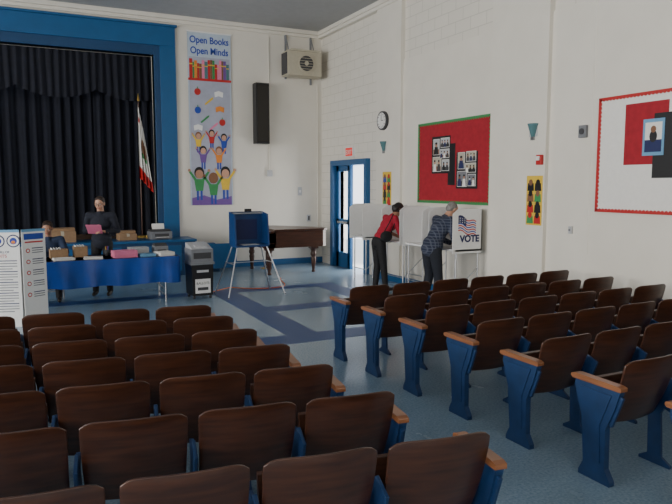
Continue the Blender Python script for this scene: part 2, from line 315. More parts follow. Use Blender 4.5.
for i in range(n):
    b.disc((w*(i+.5)/n,.03),.022,.022,'green',.027,10);b.disc((w*(i+.5)/n,h-.03),.022,.022,'green',.027,10)
for i in range(24): b.disc((.03,h*(i+.5)/24),.022,.022,'green',.027,10);b.disc((w-.03,h*(i+.5)/24),.022,.022,'green',.027,10)
b.rect(.44,.98,.52,1.16,'black',.024);b.rect(.92,1.12,.32,1.02,'black',.023);b.rect(1.16,1.72,.26,.86,'black',.024)
rnd=random.Random(5)
for (x0,y0) in [(.47,.55),(1.19,.29)]:
    for (dx,dy,pw,ph) in [(.01,.01,.24,.24),(.29,.02,.19,.18),(.02,.30,.17,.26),(.22,.24,.26,.14),(.24,.42,.24,.15)]:
        photo(b,x0+dx,y0+dy,pw,ph,.026,rnd)
b.done()
b=B('bulletin_board');b.M=rightM(5.90,1.56,.031);w,h=1.78,1.42
b.rect(0,w,0,h,'paper',.02)
for a in [(0,w,0,.02),(0,w,h-.02,h),(0,.02,0,h),(w-.02,w,0,h)]: b.rect(*a,'red',.03)
for i in range(36): b.disc((w*(i+.5)/36,.025),.024,.022,'red',.027,8);b.disc((w*(i+.5)/36,h-.025),.024,.022,'red',.027,8)
for i in range(28): b.disc((.025,h*(i+.5)/28),.022,.026,'red',.027,8);b.disc((w-.025,h*(i+.5)/28),.022,.026,'red',.027,8)
b.rect(.40,.98,.58,1.30,'redp',.023);b.rect(.80,1.5,.42,1.16,'black',.025);b.rect(.66,.94,.68,1.10,'skyb',.029);b.rect(.69,.91,.72,1.06,'paper',.030);b.rect(.69,.91,.72,.86,'navy',.031);b.disc((.80,.90),.05,.07,'black',.032);b.disc((.80,.98),.035,.04,'brown',.034)
b.done()
b=B('wall_clock');b.M=rightM(11.17,3.17,.09);b.cyl((0,0,0),(0,0,.06),.185,'dkgrey',n=28);b.cyl((0,0,.06),(0,0,.065),.155,'paper',n=28)
for i in range(12): t=i*math.pi/6;b.box(.13*math.sin(t)-.006,.13*math.sin(t)+.006,.13*math.cos(t)-.012,.13*math.cos(t)+.012,.065,.068,'black',(0,0,-t))
b.box(-.006,.006,0,.11,.068,.071,'black',(0,0,.0));b.box(0,.08,-.006,.006,.068,.071,'black');b.done()
def sconce(y,z):
    b=B('wall_sconce');b.M=rightM(y,z,.091)
    n=12;prof=[(.02,-.11),(.03,-.09),(.06,.0),(.085,.085),(.09,.10)]
    vs=[(r*math.cos(math.pi*i/n),zz,.0+r*math.sin(math.pi*i/n)) for r,zz in prof for i in range(n+1)]
    b.add(vs,[(j*(n+1)+i,j*(n+1)+i+1,(j+1)*(n+1)+i+1,(j+1)*(n+1)+i) for j in range(len(prof)-1) for i in range(n)],'teal',True)
    b.box(-.03,.03,-.13,-.08,0,.03,'chrome');b.box(-.08,.08,-.08,.09,-.0,.006,'lgrey')
    ob=b.done();sd=ob.modifiers.new('s','SOLIDIFY');sd.thickness=.006
sconce(11.16,2.66);sconce(7.00,2.66)
def poster(y,z,w,h,seed):
    b=B('school_poster');b.M=rightM(y,z,.091);b.rect(0,w,0,h,'yellow',.006);rnd=random.Random(seed)
    for j in range(4):
        for i in range(2):
            x=w*(.27+.46*i);yy=h*(.12+.22*j);c=rnd.choice(['red','green','bluep','black','orangep','brown']);b.prism([(x-.065,yy-.06),(x+.065,yy-.06),(x+.055,yy+.05),(x-.055,yy+.05)],0,.008,c);b.disc((x,yy+.06),.038,.045,rnd.choice(['brown','black','red']),.010,12)
    b.done()
poster(7.10,1.33,.31,.70,1);poster(11.20,1.48,.33,.68,4)
b=B('fire_alarm_strobe');b.M=rightM(6.84,2.25,.091);b.box(-.05,.05,-.07,.07,0,.05,'red');b.box(-.03,.03,-.01,.05,.05,.07,'white');b.done(.006)
b=B('intercom_box');b.M=rightM(6.14,2.59,0.03);b.box(-.06,.06,-.08,.08,0,.05,'grey');b.cyl((0,0,.05),(0,0,.06),.04,'dkgrey');b.done(.006)
b=B('thermostat');b.M=rightM(6.3,1.3,.031);b.box(-.03,.03,-.05,.05,0,.03,'lgrey');b.cyl((0,0,.03),(0,0,.04),.015,'grey');b.done(.005)
# ------------------------------------------------------------------ auditorium chairs
CW=.53
def chairmesh(kind):
    b=B('auditorium_chair_'+kind);g=.012
    x0,x1=g+.006,CW-g-.006;hw=(x1-x0)/2;cx=CW/2;nx,nz=18,12;zb,hgt=.37,.445
    def P(i,j,off):
        u=-1+2*i/nx;t=j/nz
        hgt2=hgt-.030*abs(u)**9+.006*(1-u*u)
        z=zb+hgt2*t;x=cx+u*hw*(.955+.045*t)*(1-.012*(t>.93))
        lean=.15-.15*t-.02*math.sin(t*math.pi)
        return (x,lean+.045*u*u-.045+off,z)
    vs=[P(i,j,0) for j in range(nz+1) for i in range(nx+1)]+[P(i,j,.014) for j in range(nz+1) for i in range(nx+1)]
    N=(nx+1)*(nz+1);fs=[]
    q=lambda i,j,s:s*N+j*(nx+1)+i
    for j in range(nz):
        for i in range(nx):
            fs+=[(q(i,j,0),q(i+1,j,0),q(i+1,j+1,0),q(i,j+1,0)),(q(i,j,1),q(i,j+1,1),q(i+1,j+1,1),q(i+1,j,1))]
    for i in range(nx): fs+=[(q(i,nz,0),q(i+1,nz,0),q(i+1,nz,1),q(i,nz,1)),(q(i,0,0),q(i,0,1),q(i+1,0,1),q(i+1,0,0))]
    for j in range(nz): fs+=[(q(0,j,0),q(0,j+1,0),q(0,j+1,1),q(0,j,1)),(q(nx,j,0),q(nx,j,1),q(nx,j+1,1),q(nx,j+1,0))]
    b.add(vs,fs,'cwood',True)
    prof=[(.165,.38),(.19,.365),(.225,.38),(.255,.62),(.25,.655),(.225,.65)]
    b.prism(prof,x0+.022,x1-.022,'cwood',axis='x')
    b.prism([(.205,.40),(.235,.405),(.262,.56),(.24,.56)],x0+.1,x1-.1,'steel',axis='x')
    b.cyl((0.01,.175,.385),(CW-.01,.175,.385),.012,'steel')
    slim=[(.03,.60),(.06,.61),(.20,.60),(.205,.57),(.18,.52),(.215,.40),(.205,.06),(.27,.02),(.27,0),(.03,0),(.03,.02),(.10,.06),(.12,.36),(.07,.46),(.03,.56)]
    def std(xc,full):
        if full:
            prof=[(-.02,.63),(.33,.63),(.335,.59),(.27,.40),(.245,.10),(.28,.03),(.28,0),(.03,0),(.03,.03),(.075,.10),(.08,.36),(.02,.50)]
            b.prism(prof,xc-.022,xc+.022,'steel',axis='x')
            inner=[(.04,.595),(.29,.595),(.235,.40),(.215,.13),(.11,.13),(.12,.38)]
            sx=-1 if xc<CW/2 else 1
            b.prism(inner,xc+sx*.022,xc+sx*.028,'steel',axis='x')
            b.prism([(-.03,.632),(.35,.632),(.365,.645),(.36,.662),(.33,.67),(.0,.666),(-.03,.658)],xc-.030,xc+.030,'arm',axis='x')
        else:
            b.prism(slim,xc-.010,xc+.010,'steel',axis='x')
        b.box(xc-.010,xc+.010,.0,.13,.40,.62,'steel',(.35,0,0))
    if kind=='mid': std(.0,False)
    if kind=='aisle_left': std(-.022,True)
    if kind=='aisle_right': std(.0,False);std(CW+.02,True)
    if kind=='end_right': std(.0,False);std(CW,False)
    return b.mesh()
CM={k:chairmesh(k) for k in('mid','aisle_left','aisle_right','end_right')}
def chair(k,x,y,rz):
    ob=bpy.data.objects.new('auditorium_chair',CM[k]);COL.objects.link(ob);ob.location=(x,y,0);ob.rotation_euler=(0,0,rz)
    bv=ob.modifiers.new('b','BEVEL');bv.width=.004;bv.segments=2;bv.limit_method='ANGLE';bv.angle_limit=.8
rz=math.radians(0.5)
for r in range(7):
    ax=3.10+.038*r;ay=6.0-.665*r;n=6
    for i in range(n):
        o=i*(CW+.012);k='aisle_left' if i==0 else ('end_right' if i==n-1 else 'mid')
        chair(k,ax+o*math.cos(rz),ay+o*math.sin(rz),rz)
rzl=math.radians(-8)
LR=[(1.55,5.68),(1.59,5.13),(1.61,4.58),(1.66,4.03),(1.71,3.45),(1.78,2.84),(1.87,2.17)]
for ax,ay in LR:
    for i in range(6):
        o=-(i+1)*(CW+.012);k='aisle_right' if i==0 else 'mid'
        chair(k,ax+o*math.cos(rzl),ay+o*math.sin(rzl),rzl)
# ------------------------------------------------------------------ table with cloth
TX0,TX1,TY0,TY1,TZ=.05,2.27,10.47,11.2,.75
b=B('folding_table');b.box(TX0,TX1,TY0,TY1,TZ-.04,TZ-.008,'lgrey')
for x in (TX0+.2,TX1-.2):
    for y in (TY0+.08,TY1-.08): b.cyl((x,y,0),(x,y,TZ-.04),.014,'metal')
    b.cyl((x,TY0+.08,.2),(x,TY1-.08,.2),.01,'metal');b.cyl((x,TY0+.08,.1),(x,TY1-.08,.1),.01,'metal')
b.cyl((TX0+.2,(TY0+TY1)/2,.2),(TX0+.7,(TY0+TY1)/2,.7),.01,'metal');b.cyl((TX1-.2,(TY0+TY1)/2,.2),(TX1-.7,(TY0+TY1)/2,.7),.01,'metal')
N=220
def rim(t):
    L=[(TX0-.012,TY0-.012),(TX1+.012,TY0-.012),(TX1+.012,TY1+.012),(TX0-.012,TY1+.012)]
    a=TX1-TX0;c=TY1-TY0;T=2*(a+c);d=t*T
    for (p,q,l) in ((0,1,a),(1,2,c),(2,3,a),(3,0,c)):
        if d<=l: u=d/l;return V((L[p][0]+(L[q][0]-L[p][0])*u,L[p][1]+(L[q][1]-L[p][1])*u)),p
        d-=l
    return V(L[0]),0
nm=[V((0,-1)),V((1,0)),V((0,1)),V((-1,0))]
vs=[];rows=6
for j in range(rows+1):
    for i in range(N):
        p,e=rim(i/N);t=j/rows;w=.022*t*(math.sin(i*.42)+.6*math.sin(i*.17+2))+.012*t
        hem=.33+.012*math.sin(i*.21)
        q=p+nm[e]*(w+.015);vs.append((q.x,q.y,TZ-(TZ-hem)*t))
fs=[(j*N+i,j*N+(i+1)%N,(j+1)*N+(i+1)%N,(j+1)*N+i) for j in range(rows) for i in range(N)]
b.add(vs,fs,'cloth',True);b.add(vs[:N],[tuple(range(N))],'cloth')
b.box(TX0,TX1,TY0,TY1,TZ-.006,TZ,'cloth')
b.done()
def sheetstack(name,x,y,z,w,d,h,k,rz=0):
    b=B(name,(x,y,z+.001),rz);n=max(2,int(h/.006));rnd=random.Random(int(x*100))
    for i in range(n):
        dx=rnd.uniform(-.004,.004);b.box(-w/2+dx,w/2+dx,-d/2,d/2,i*h/n,(i+1)*h/n-.0008,k)
    b.done()
sheetstack('paper_stack',.55,10.65,TZ,.30,.24,.03,'paper',.1);sheetstack('paper_stack',.98,10.62,TZ,.28,.2,.03,'paper',-.1)
sheetstack('pink_paper_stack',1.45,10.65,TZ,.36,.24,.11,'pink',.1);sheetstack('paper_stack',1.80,10.66,TZ,.24,.24,.04,'skyb',.05);sheetstack('paper_stack',2.08,10.66,TZ,.24,.3,.06,'paper',.2)
sheetstack('paper_stack',1.72,11.0,TZ,.3,.22,.12,'lgrey',.1)
for x,y,w,hh in [(.50,10.98,.26,.14),(.82,11.0,.20,.17)]:
    b=B('cardboard_tray',(x,y,TZ+.002),.08);t=.008
    b.box(-w/2,w/2,-.1,.1,0,t,'card');b.box(-w/2,w/2,-.1,-.1+t,0,hh,'card');b.box(-w/2,w/2,.1-t,.1,0,hh,'card');b.box(-w/2,-w/2+t,-.1,.1,0,hh,'card');b.box(w/2-t,w/2,-.1,.1,0,hh,'card')
    for i in range(4): b.box(-w/2+.02+i*.04,-w/2+.03+i*.04,-.085,.085,t,hh+.02,'paper')
    b.done()
b=B('label_printer',(2.08,11.0,TZ+.001),.1);b.box(-.11,.11,-.10,.10,0,.13,'grey');b.prism([(-.10,.13),(.10,.13),(.08,.17),(-.02,.17)],-.10,.10,'dkgrey',axis='x');b.box(-.07,.07,-.103,-.1,.03,.07,'black');b.done(.008)
b=B('pen_cup',(1.22,10.95,TZ+.001));b.lathe((0,0,0),[(0,0),(.035,0),(.038,.1),(.034,.1),(.032,.01),(0,.01)],'dkgrey')
for i in range(5): b.cyl((.01*math.cos(i*1.3),.01*math.sin(i*1.3),.012),(.03*math.cos(i*1.3),.03*math.sin(i*1.3),.16),.004,['bluep','red','black','yellow','bluep'][i],n=6)
b.done()
# ------------------------------------------------------------------ info display (trifold)
b=B('voter_information_display');HD=1.31
def panel(p0,p1,fn):
    p0=V(p0);p1=V(p1);d=(p1-p0);L=d.length;d.normalize();n=V((d.y,-d.x))
    b.M=Matrix(((d.x,0,n.x,p0.x),(d.y,0,n.y,p0.y),(0,1,0,0),(0,0,0,1)))
    b.rect(0,L,0,HD,'white',.012);fn(L)
def pa(L):
    b.rect(.0,L,HD-.035,HD,'skyb',.014)
    for c in (L*.5,L*.86): b.disc((c,HD-.15),.085,.085,'navy',.014,28);b.disc((c,HD-.15),.07,.07,'white',.015,28);b.disc((c,HD-.15),.045,.045,'bluep',.016,20);b.disc((c,HD-.165),.025,.02,'orangep',.018)
    b.text('VOTER BILL OF',.04,L/2,HD-.31,.013,'navy');b.text('RIGHTS',.06,L/2,HD-.37,.013,'red')
    for i in range(20): b.rect(.04,L-.04-(.06 if i%4==3 else 0),HD-.42-i*.036,HD-.408-i*.036,'grey' if i%4 else 'navy',.014)
def pb(L):
    b.rect(.0,L,HD-.035,HD,'skyb',.014);b.rect(.03,L-.03,HD-.14,HD-.06,'bluep',.014)
    b.rect(.04,L-.04,HD-.185,HD-.165,'red',.014)
    for j in range(5):
        y=HD-.29-j*.15;b.disc((.08,y),.03,.03,'red',.014);b.disc((.08,y),.018,.018,'white',.016)
        for i in range(3): b.rect(.14,L-.04,y+.025-i*.03,y+.037-i*.03,'grey' if i else 'navy',.014)
panel((-.55,9.62),(-.04,9.48),pa);panel((-.02,9.48),(.27,9.66),pb)
b.M=Matrix.Identity(4);b.box(-.54,.25,9.70,9.712,0,HD-.25,'white')
b.done()
# ------------------------------------------------------------------ ballot box
b=B('ballot_box',(2.66,10.68,0),.05)
b.prism([(-.17,.06),(.17,.06),(.185,.58),(-.185,.58)],-.2,.2,'black',axis='y')
b.box(-.20,.20,-.22,.22,.58,.62,'grey');b.box(-.185,.185,-.2,.2,.62,.84,'grey');b.box(-.15,.15,-.203,-.2,.68,.78,'dkgrey');b.prism([(-.19,.84),(.2,.84),(.2,.93),(.0,.90)],-.17,.17,'lgrey',axis='x');b.box(-.1,.1,-.14,-.0,.845,.90,'lgrey',(.2,0,0))
b.M=Matrix(((1,0,0,0),(0,0,-1,-.2),(0,1,0,0),(0,0,0,1)));b.rect(-.13,.13,.10,.34,'white',.003);b.text('BALLOTS',.055,0,.25,.003,'black');b.rect(-.09,.09,.15,.20,'dkgrey',.005);b.M=Matrix.Identity(4)
b.box(-.10,.10,-.207,-.2,.45,.49,'lgrey')
for x in(-.14,.14):
    for y in(-.15,.15): b.cyl((x-.015,y,.035),(x+.015,y,.035),.035,'dkgrey');b.box(x-.02,x+.02,y-.02,y+.02,.035,.07,'grey')
b.done(.006)
b=B('orange_extension_cord');pts=[];
for i in range(50):
    t=i/49;pts.append((2.9+1.9*t+.1*math.sin(t*11),11.0+.35*math.sin(t*7)+.9*t*t,.009))
b.tube(pts,.008,'orange',6);b.done()
b=B('desktop_printer',(2.62,13.85,ST+.001),.1);b.box(-.22,.22,-.17,.17,0,.16,'grey');b.box(-.2,.2,-.12,.17,.16,.20,'dkgrey');b.box(-.14,.14,-.27,-.17,.03,.045,'grey');b.box(-.13,.13,-.26,-.1,.045,.05,'paper');b.box(-.13,.13,.1,.12,.2,.32,'paper',(-.3,0,0));b.box(-.15,.15,-.172,-.168,.06,.12,'dkgrey');b.done(.01)
for x,y,w,hh in [(.70,13.9,.5,.22),(1.95,13.9,.35,.13)]:
    b=B('cardboard_box',(x,y,ST+.001),.07);b.box(-w/2,w/2,-.17,.17,0,hh,'card');b.box(-.03,.03,-.172,.172,hh*.6,hh+.003,'beige');b.box(-w/2,w/2,-.06,.06,hh,hh+.06,'card',(.15,0,0));b.done(.004)
b=B('stage_step_unit',(3.60,13.72,0),0)
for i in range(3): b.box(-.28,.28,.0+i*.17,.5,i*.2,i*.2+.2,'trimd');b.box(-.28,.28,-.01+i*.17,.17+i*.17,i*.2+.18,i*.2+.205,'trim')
b.done(.004)
# ------------------------------------------------------------------ blue portable voting booth
b=B('portable_voting_booth',(3.53,10.66,0),.05)
b.box(-.30,.30,.10,.12,.86,1.44,'bbooth');b.box(-.30,.30,-.22,.12,.84,.87,'bbooth')
for s in(-1,1):
    b.prism([(-.22,.86),(.10,.86),(.10,1.44),(-.16,1.40)],s*.30-.012,s*.30+.012,'bbooth',axis='x')
    for y0,y1 in((-.18,-.40),(.08,.30)): b.cyl((s*.27,y0,.84),(s*.52,y1,.0),.012,'metal');b.sph((s*.52,y1,.014),.014,'black')
    b.cyl((s*.36,-.26,.56),(s*.36,.18,.56),.008,'metal')
b.cyl((-.36,-.0,.56),(.36,0.,.56),.008,'metal')
b.box(-.2,.2,.085,.10,.95,1.3,'navy');b.box(-.30,.30,.095,.10,1.40,1.44,'trimd');b.box(-.15,.15,-.15,.05,.87,.875,'paper');b.cyl((-.31,.03,1.41),(.31,.03,1.41),.014,'metal');b.box(-.06,.06,-.02,.02,1.44,1.49,'black')
b.done(.004)
# ------------------------------------------------------------------ white voting booths
def vbooth(y0,y1,logo,x0=6.02,x1=6.50):
    b=B('white_voting_booth');zt=.90
    b.box(x0-.03,x1,y0,y1,zt-.03,zt,'white')
    b.box(x1-.015,x1,y0,y1,zt,1.52,'white')
    for y in(y0,y1-.012):
        b.prism([(x0-.08,zt-.06),(x1,zt-.06),(x1,1.53),(x0+.02,1.53),(x0-.08,1.46)],y,y+.012,'white',axis='y')
    for x in(x0+.02,x1-.04):
        for y in(y0+.04,y1-.04): b.cyl((x,y,zt-.03),(x,y,0),.013,'metal')
    for x in(x0+.02,x1-.04): b.cyl((x,y0+.04,.25),(x,y1-.04,.25),.009,'metal')
    b.cyl((x0+.02,y0+.04,.25),(x1-.04,y0+.04,.6),.008,'metal')
    if logo:
        b.M=Matrix(((1,0,0,x0),(0,0,-1,y0),(0,1,0,0),(0,0,0,1)))
        def wave(t): return .02*math.sin(t*9)
        for i in range(7):
            y=1.42-i*.035
            pts=[(.02+.34*t,y-.25*t*.35+wave(t)) for t in np.linspace(0,1,9)];pts+=[(p[0],p[1]-.018) for p in pts[::-1]]
            b.prism(pts,0,.003,'red' if i%2==0 else 'bluep')
        pts=[(.02+.15*t,1.43-.25*t*.15+wave(t*.45)) for t in np.linspace(0,1,5)];pts+=[(p[0],p[1]-.12) for p in pts[::-1]];b.prism(pts,0,.004,'navy')
        for i in range(3):
            for j in range(3): b.disc((.05+.045*i,1.39-j*.03-i*.006),.008,.008,'white',.006,8)
        b.text('VOTE',.145,.24,1.02,.003,'navy',bold=.006)
    b.M=Matrix.Identity(4);b.box(x0+.1,x0+.32,y0+.2,y0+.45,zt,zt+.004,'paper')
    b.done(.002)
vbooth(8.02,8.68,True);vbooth(8.86,9.46,False);vbooth(9.56,10.2,False);vbooth(10.85,11.4,False,5.98,6.46)
# ------------------------------------------------------------------ piano (straight spine side towards the seats)
b=B('baby_grand_piano',(4.52,12.55,0),0)
# local: x = towards tail, y = along keyboard
Wd=1.42;LN=1.45
out=[(0,0),(LN-.12,0),(LN-.03,.05),(LN,.18),(LN-.04,.42),(LN-.16,.62),(LN-.32,.80),(LN-.48,.98),(LN-.62,1.2),(LN-.78,1.36),(LN-.95,Wd),(0,Wd)]
b.prism(out,.58,.93,'pwood')
lid=[(max(.22,x)+(.02 if x>0 else 0),-.02+y*1.03) for x,y in out];b.prism(lid,.935,.97,'pwood')
b.box(-.02,.24,0,Wd,.58,.68,'pwood');b.box(-.02,.24,0,.08,.68,.90,'pwood');b.box(-.02,.24,Wd-.08,Wd,.68,.90,'pwood');b.box(.20,.25,0,Wd,.66,.95,'pwood')
b.box(0,.15,.09,Wd-.09,.68,.72,'ivory')
for i in range(36):
    if i%7 not in(2,6): b.box(.05,.15,.105+i*.034,.12+i*.034,.72,.735,'black')
for x,y in((.14,.14),(.14,Wd-.14),(LN-.25,.22)):
    b.lathe((x,y,0),[(0,0),(.04,0),(.045,.03),(.03,.05),(.036,.09),(.05,.2),(.06,.3),(.045,.34),(.065,.38),(.065,.42),(.05,.46),(.07,.50),(.08,.58)],'pwood');b.box(x-.085,x+.085,y-.085,y+.085,.52,.60,'pwood')
b.box(.3,.34,Wd/2-.1,Wd/2-.07,.12,.66,'pwood');b.box(.3,.34,Wd/2+.07,Wd/2+.1,.12,.66,'pwood');b.box(.26,.36,Wd/2-.13,Wd/2+.13,.06,.12,'pwood')
for i in(-1,0,1): b.box(.16,.27,Wd/2+i*.07-.015,Wd/2+i*.07+.015,.07,.085,'gold')
b.done(.006)
# ------------------------------------------------------------------ flag
b=B('state_flag',(2.36,D+.12,ST));b.cyl((0,0,0),(0,0,.04),.14,'gold',n=20);b.cyl((0,0,.04),(0,0,2.95),.014,'pwood');b.cyl((0,0,2.95),(0,0,3.10),.03,'gold',r1=.002,n=8);b.sph((0,0,2.95),.025,'gold')
nu,nv=34,30;vs=[]
for j in range(nv+1):
    t=j/nv
    for i in range(nu+1):
        u=i/nu;spread=-.03+.30*u*(.35+.65*t)
        vs.append((.0+spread,.05*math.sin(u*26)*(.4+.6*t)-.07,2.85-t*1.55-.55*u*(1-.35*t)))
def fcol(i,j):
    if j>nv*.80: return 'red'
    u=i/nu;t=j/nv
    if ((u-.5)/.22)**2+((t-.45)/.13)**2<1: return 'brown'
    if ((u-.5)/.25)**2+((t-.58)/.03)**2<1: return 'green'
    if ((u-.15)/.08)**2+((t-.15)/.05)**2<1: return 'red'
    return 'paper'
for j in range(nv):
    for i in range(nu):
        a=j*(nu+1)+i;b.add([vs[a],vs[a+1],vs[a+nu+2],vs[a+nu+1]],[(0,1,2,3)],fcol(i,j),True)
b.done()
# ------------------------------------------------------------------ people
def remesh_prims(name,prims,voxel,smooth,parent):
    bb=B('tmp')
    for p in prims:
        if p[0]=='c':
            _,a,c,ra,rb,k=p;bb.cyl(a,c,ra,k,r1=rb,n=16);bb.sph(a,ra,k,14,8);bb.sph(c,rb,k,14,8)
        else:
            _,c,r,R,k=p;bb.sph(c,1,k,20,12,sc=r,R=R)
    me=bpy.data.meshes.new('tmp');me.from_pydata(bb.v,[],bb.f);
    bm=bmesh.new();bm.from_mesh(me);bmesh.ops.remove_doubles(bm,verts=bm.verts,dist=1e-5);bmesh.ops.recalc_face_normals(bm,faces=bm.faces);bm.to_mesh(me);bm.free()
    ob=bpy.data.objects.new('tmp',me);COL.objects.link(ob)
    r=ob.modifiers.new('r','REMESH');r.mode='VOXEL';r.voxel_size=voxel
    if smooth: s=ob.modifiers.new('s','SMOOTH');s.factor=.5;s.iterations=smooth
    bpy.context.view_layer.update()
    out=bpy.data.meshes.new_from_object(ob.evaluated_get(bpy.context.evaluated_depsgraph_get()));bpy.data.objects.remove(ob)
    n=len(out.polygons);C=np.zeros(n*3);out.polygons.foreach_get('center',C);C=C.reshape(-1,3)
    best=np.full(n,1e9);idx=np.zeros(n,int);keys=[]
    for p in prims:
        k=p[-1]
        if k not in keys: keys.append(k)
        if p[0]=='c':
            a=np.array(p[1]);c=np.array(p[2]);ab=c-a;L=max(ab@ab,1e-9);t=np.clip(((C-a)@ab)/L,0,1);d=np.linalg.norm(C-(a+t[:,None]*ab),axis=1)-(p[3]+(p[4]-p[3])*t)
        else:
            R=np.array(p[3]) if p[3] is not None else np.eye(3);q=(C-np.array(p[1]))@R;rr=np.array(p[2]);kk=np.linalg.norm(q/rr,axis=1);d=(kk-1)*rr.min()
        w=d<best;best[w]=d[w];idx[w]=keys.index(k)
    out.materials.clear()
    for k in keys: out.materials.append(M[k])
    out.polygons.foreach_set('material_index',idx.astype(np.int32));out.polygons.foreach_set('use_smooth',[True]*n)
    o=bpy.data.objects.new(name,out);COL.objects.link(o);o.parent=parent;return o
def hand(name,w,d,nrm,side,curl,skin,parent):
    w=V(w);d=V(d).normalized();nrm=V(nrm);nrm=(nrm-d*nrm.dot(d)).normalized();s=d.cross(nrm)*side
    P=[('c',w-d*.03,w+d*.01,.026,.027,skin)]
    for i,o in enumerate((.028,.010,-.010,-.028)):
        kn=w+d*(.088-.004*abs(i-1))+s*o
        P.append(('c',w+d*.015+s*o*.6,kn,.015,.0125,skin))
        L=[.042,.047,.043,.034][i];p=kn;a=curl*.5
        for sg in range(3):
            dd=d*math.cos(a)+nrm*math.sin(a);q=p+dd*L*(1,.68,.52)[sg];P.append(('c',p,q,.0092-.0006*sg,.0086-.0006*sg,skin));p=q;a+=curl*.55
    t0=w+d*.025+s*.022;t1=t0+(d*.6+s*.75+nrm*.25).normalized()*.042;t2=t1+(d*.85+s*.35+nrm*.4).normalized()*.032;t3=t2+(d*.95+nrm*.4).normalized()*.026
    P+=[('c',t0,t1,.014,.0115,skin),('c',t1,t2,.011,.0098,skin),('c',t2,t3,.0098,.0085,skin)]
    return remesh_prims(name,P,.004,2,parent)
def head(c,pitch,yaw,skin,hair,style,parent,glasses=False,roll=0):
    R=(Matrix.Rotation(yaw,3,'Z')@Matrix.Rotation(-pitch,3,'X')@Matrix.Rotation(roll,3,'Y'));c=V(c)
    E=lambda p,r,k:('e',c+R@V(p),r,R,k)
    Cp=lambda a,b_,ra,rb,k:('c',c+R@V(a),c+R@V(b_),ra,rb,k)
    P=[E((0,-.005,.025),(.074,.094,.088),skin),E((0,.028,-.030),(.058,.062,.078),skin),E((0,.062,-.082),(.028,.024,.022),skin),
       Cp((0,.086,.012),(0,.104,-.022),.009,.013,skin),E((-.012,.092,-.028),(.009,.010,.008),skin),E((.012,.092,-.028),(.009,.010,.008),skin),
       Cp((-.035,.080,.026),(.035,.080,.026),.010,.010,skin),E((-.036,.062,-.018),(.022,.022,.022),skin),E((.036,.062,-.018),(.022,.022,.022),skin),
       Cp((-.020,.083,-.054),(.020,.083,-.054),.006,.006,'lip'),Cp((-.012,.086,-.060),(.012,.086,-.060),.006,.006,'lip'),
       E((-.076,-.005,-.005),(.010,.018,.030),skin),E((.076,-.005,-.005),(.010,.018,.030),skin)]
    for s in(-1,1):
        P+=[E((s*.030,.078,.008),(.014,.011,.008),'eye'),E((s*.030,.086,.008),(.006,.005,.006),'pupil'),Cp((s*.016,.087,.030),(s*.045,.080,.030),.0045,.004,hair)]
    if style=='short': P+=[E((0,-.020,.042),(.082,.092,.086),hair),E((0,-.045,.0),(.078,.066,.075),hair),Cp((-.04,.050,.092),(.04,.050,.092),.017,.017,hair)]
    if style=='grey': P+=[E((0,-.028,.036),(.080,.086,.082),hair),E((0,-.048,-.005),(.077,.062,.070),hair)]
    if style=='bun': P+=[E((0,-.018,.040),(.084,.094,.088),hair),E((0,-.05,-.01),(.080,.068,.085),hair),E((0,-.105,-.01),(.040,.035,.042),hair),Cp((-.045,.050,.085),(.045,.050,.085),.022,.022,hair),Cp((-.076,.01,.04),(-.080,-.02,-.06),.018,.014,hair),Cp((.076,.01,.04),(.080,-.02,-.06),.018,.014,hair)]
    remesh_prims('head',P,.0045,2,parent)
    if glasses:
        g=B('glasses');g.M=Matrix.Translation(c)@R.to_4x4()
        for s in(-1,1):
            pts=[(s*.031+.021*math.cos(t),.103,.008+.016*math.sin(t)) for t in np.linspace(0,2*math.pi,13)];g.tube(pts,.0018,'black',6);g.tube([(s*.052,.103,.012),(s*.082,.0,.008)],.0018,'black',6)
        g.tube([(-.010,.104,.012),(.010,.104,.012)],.0018,'black',6);g.done(parent=parent)
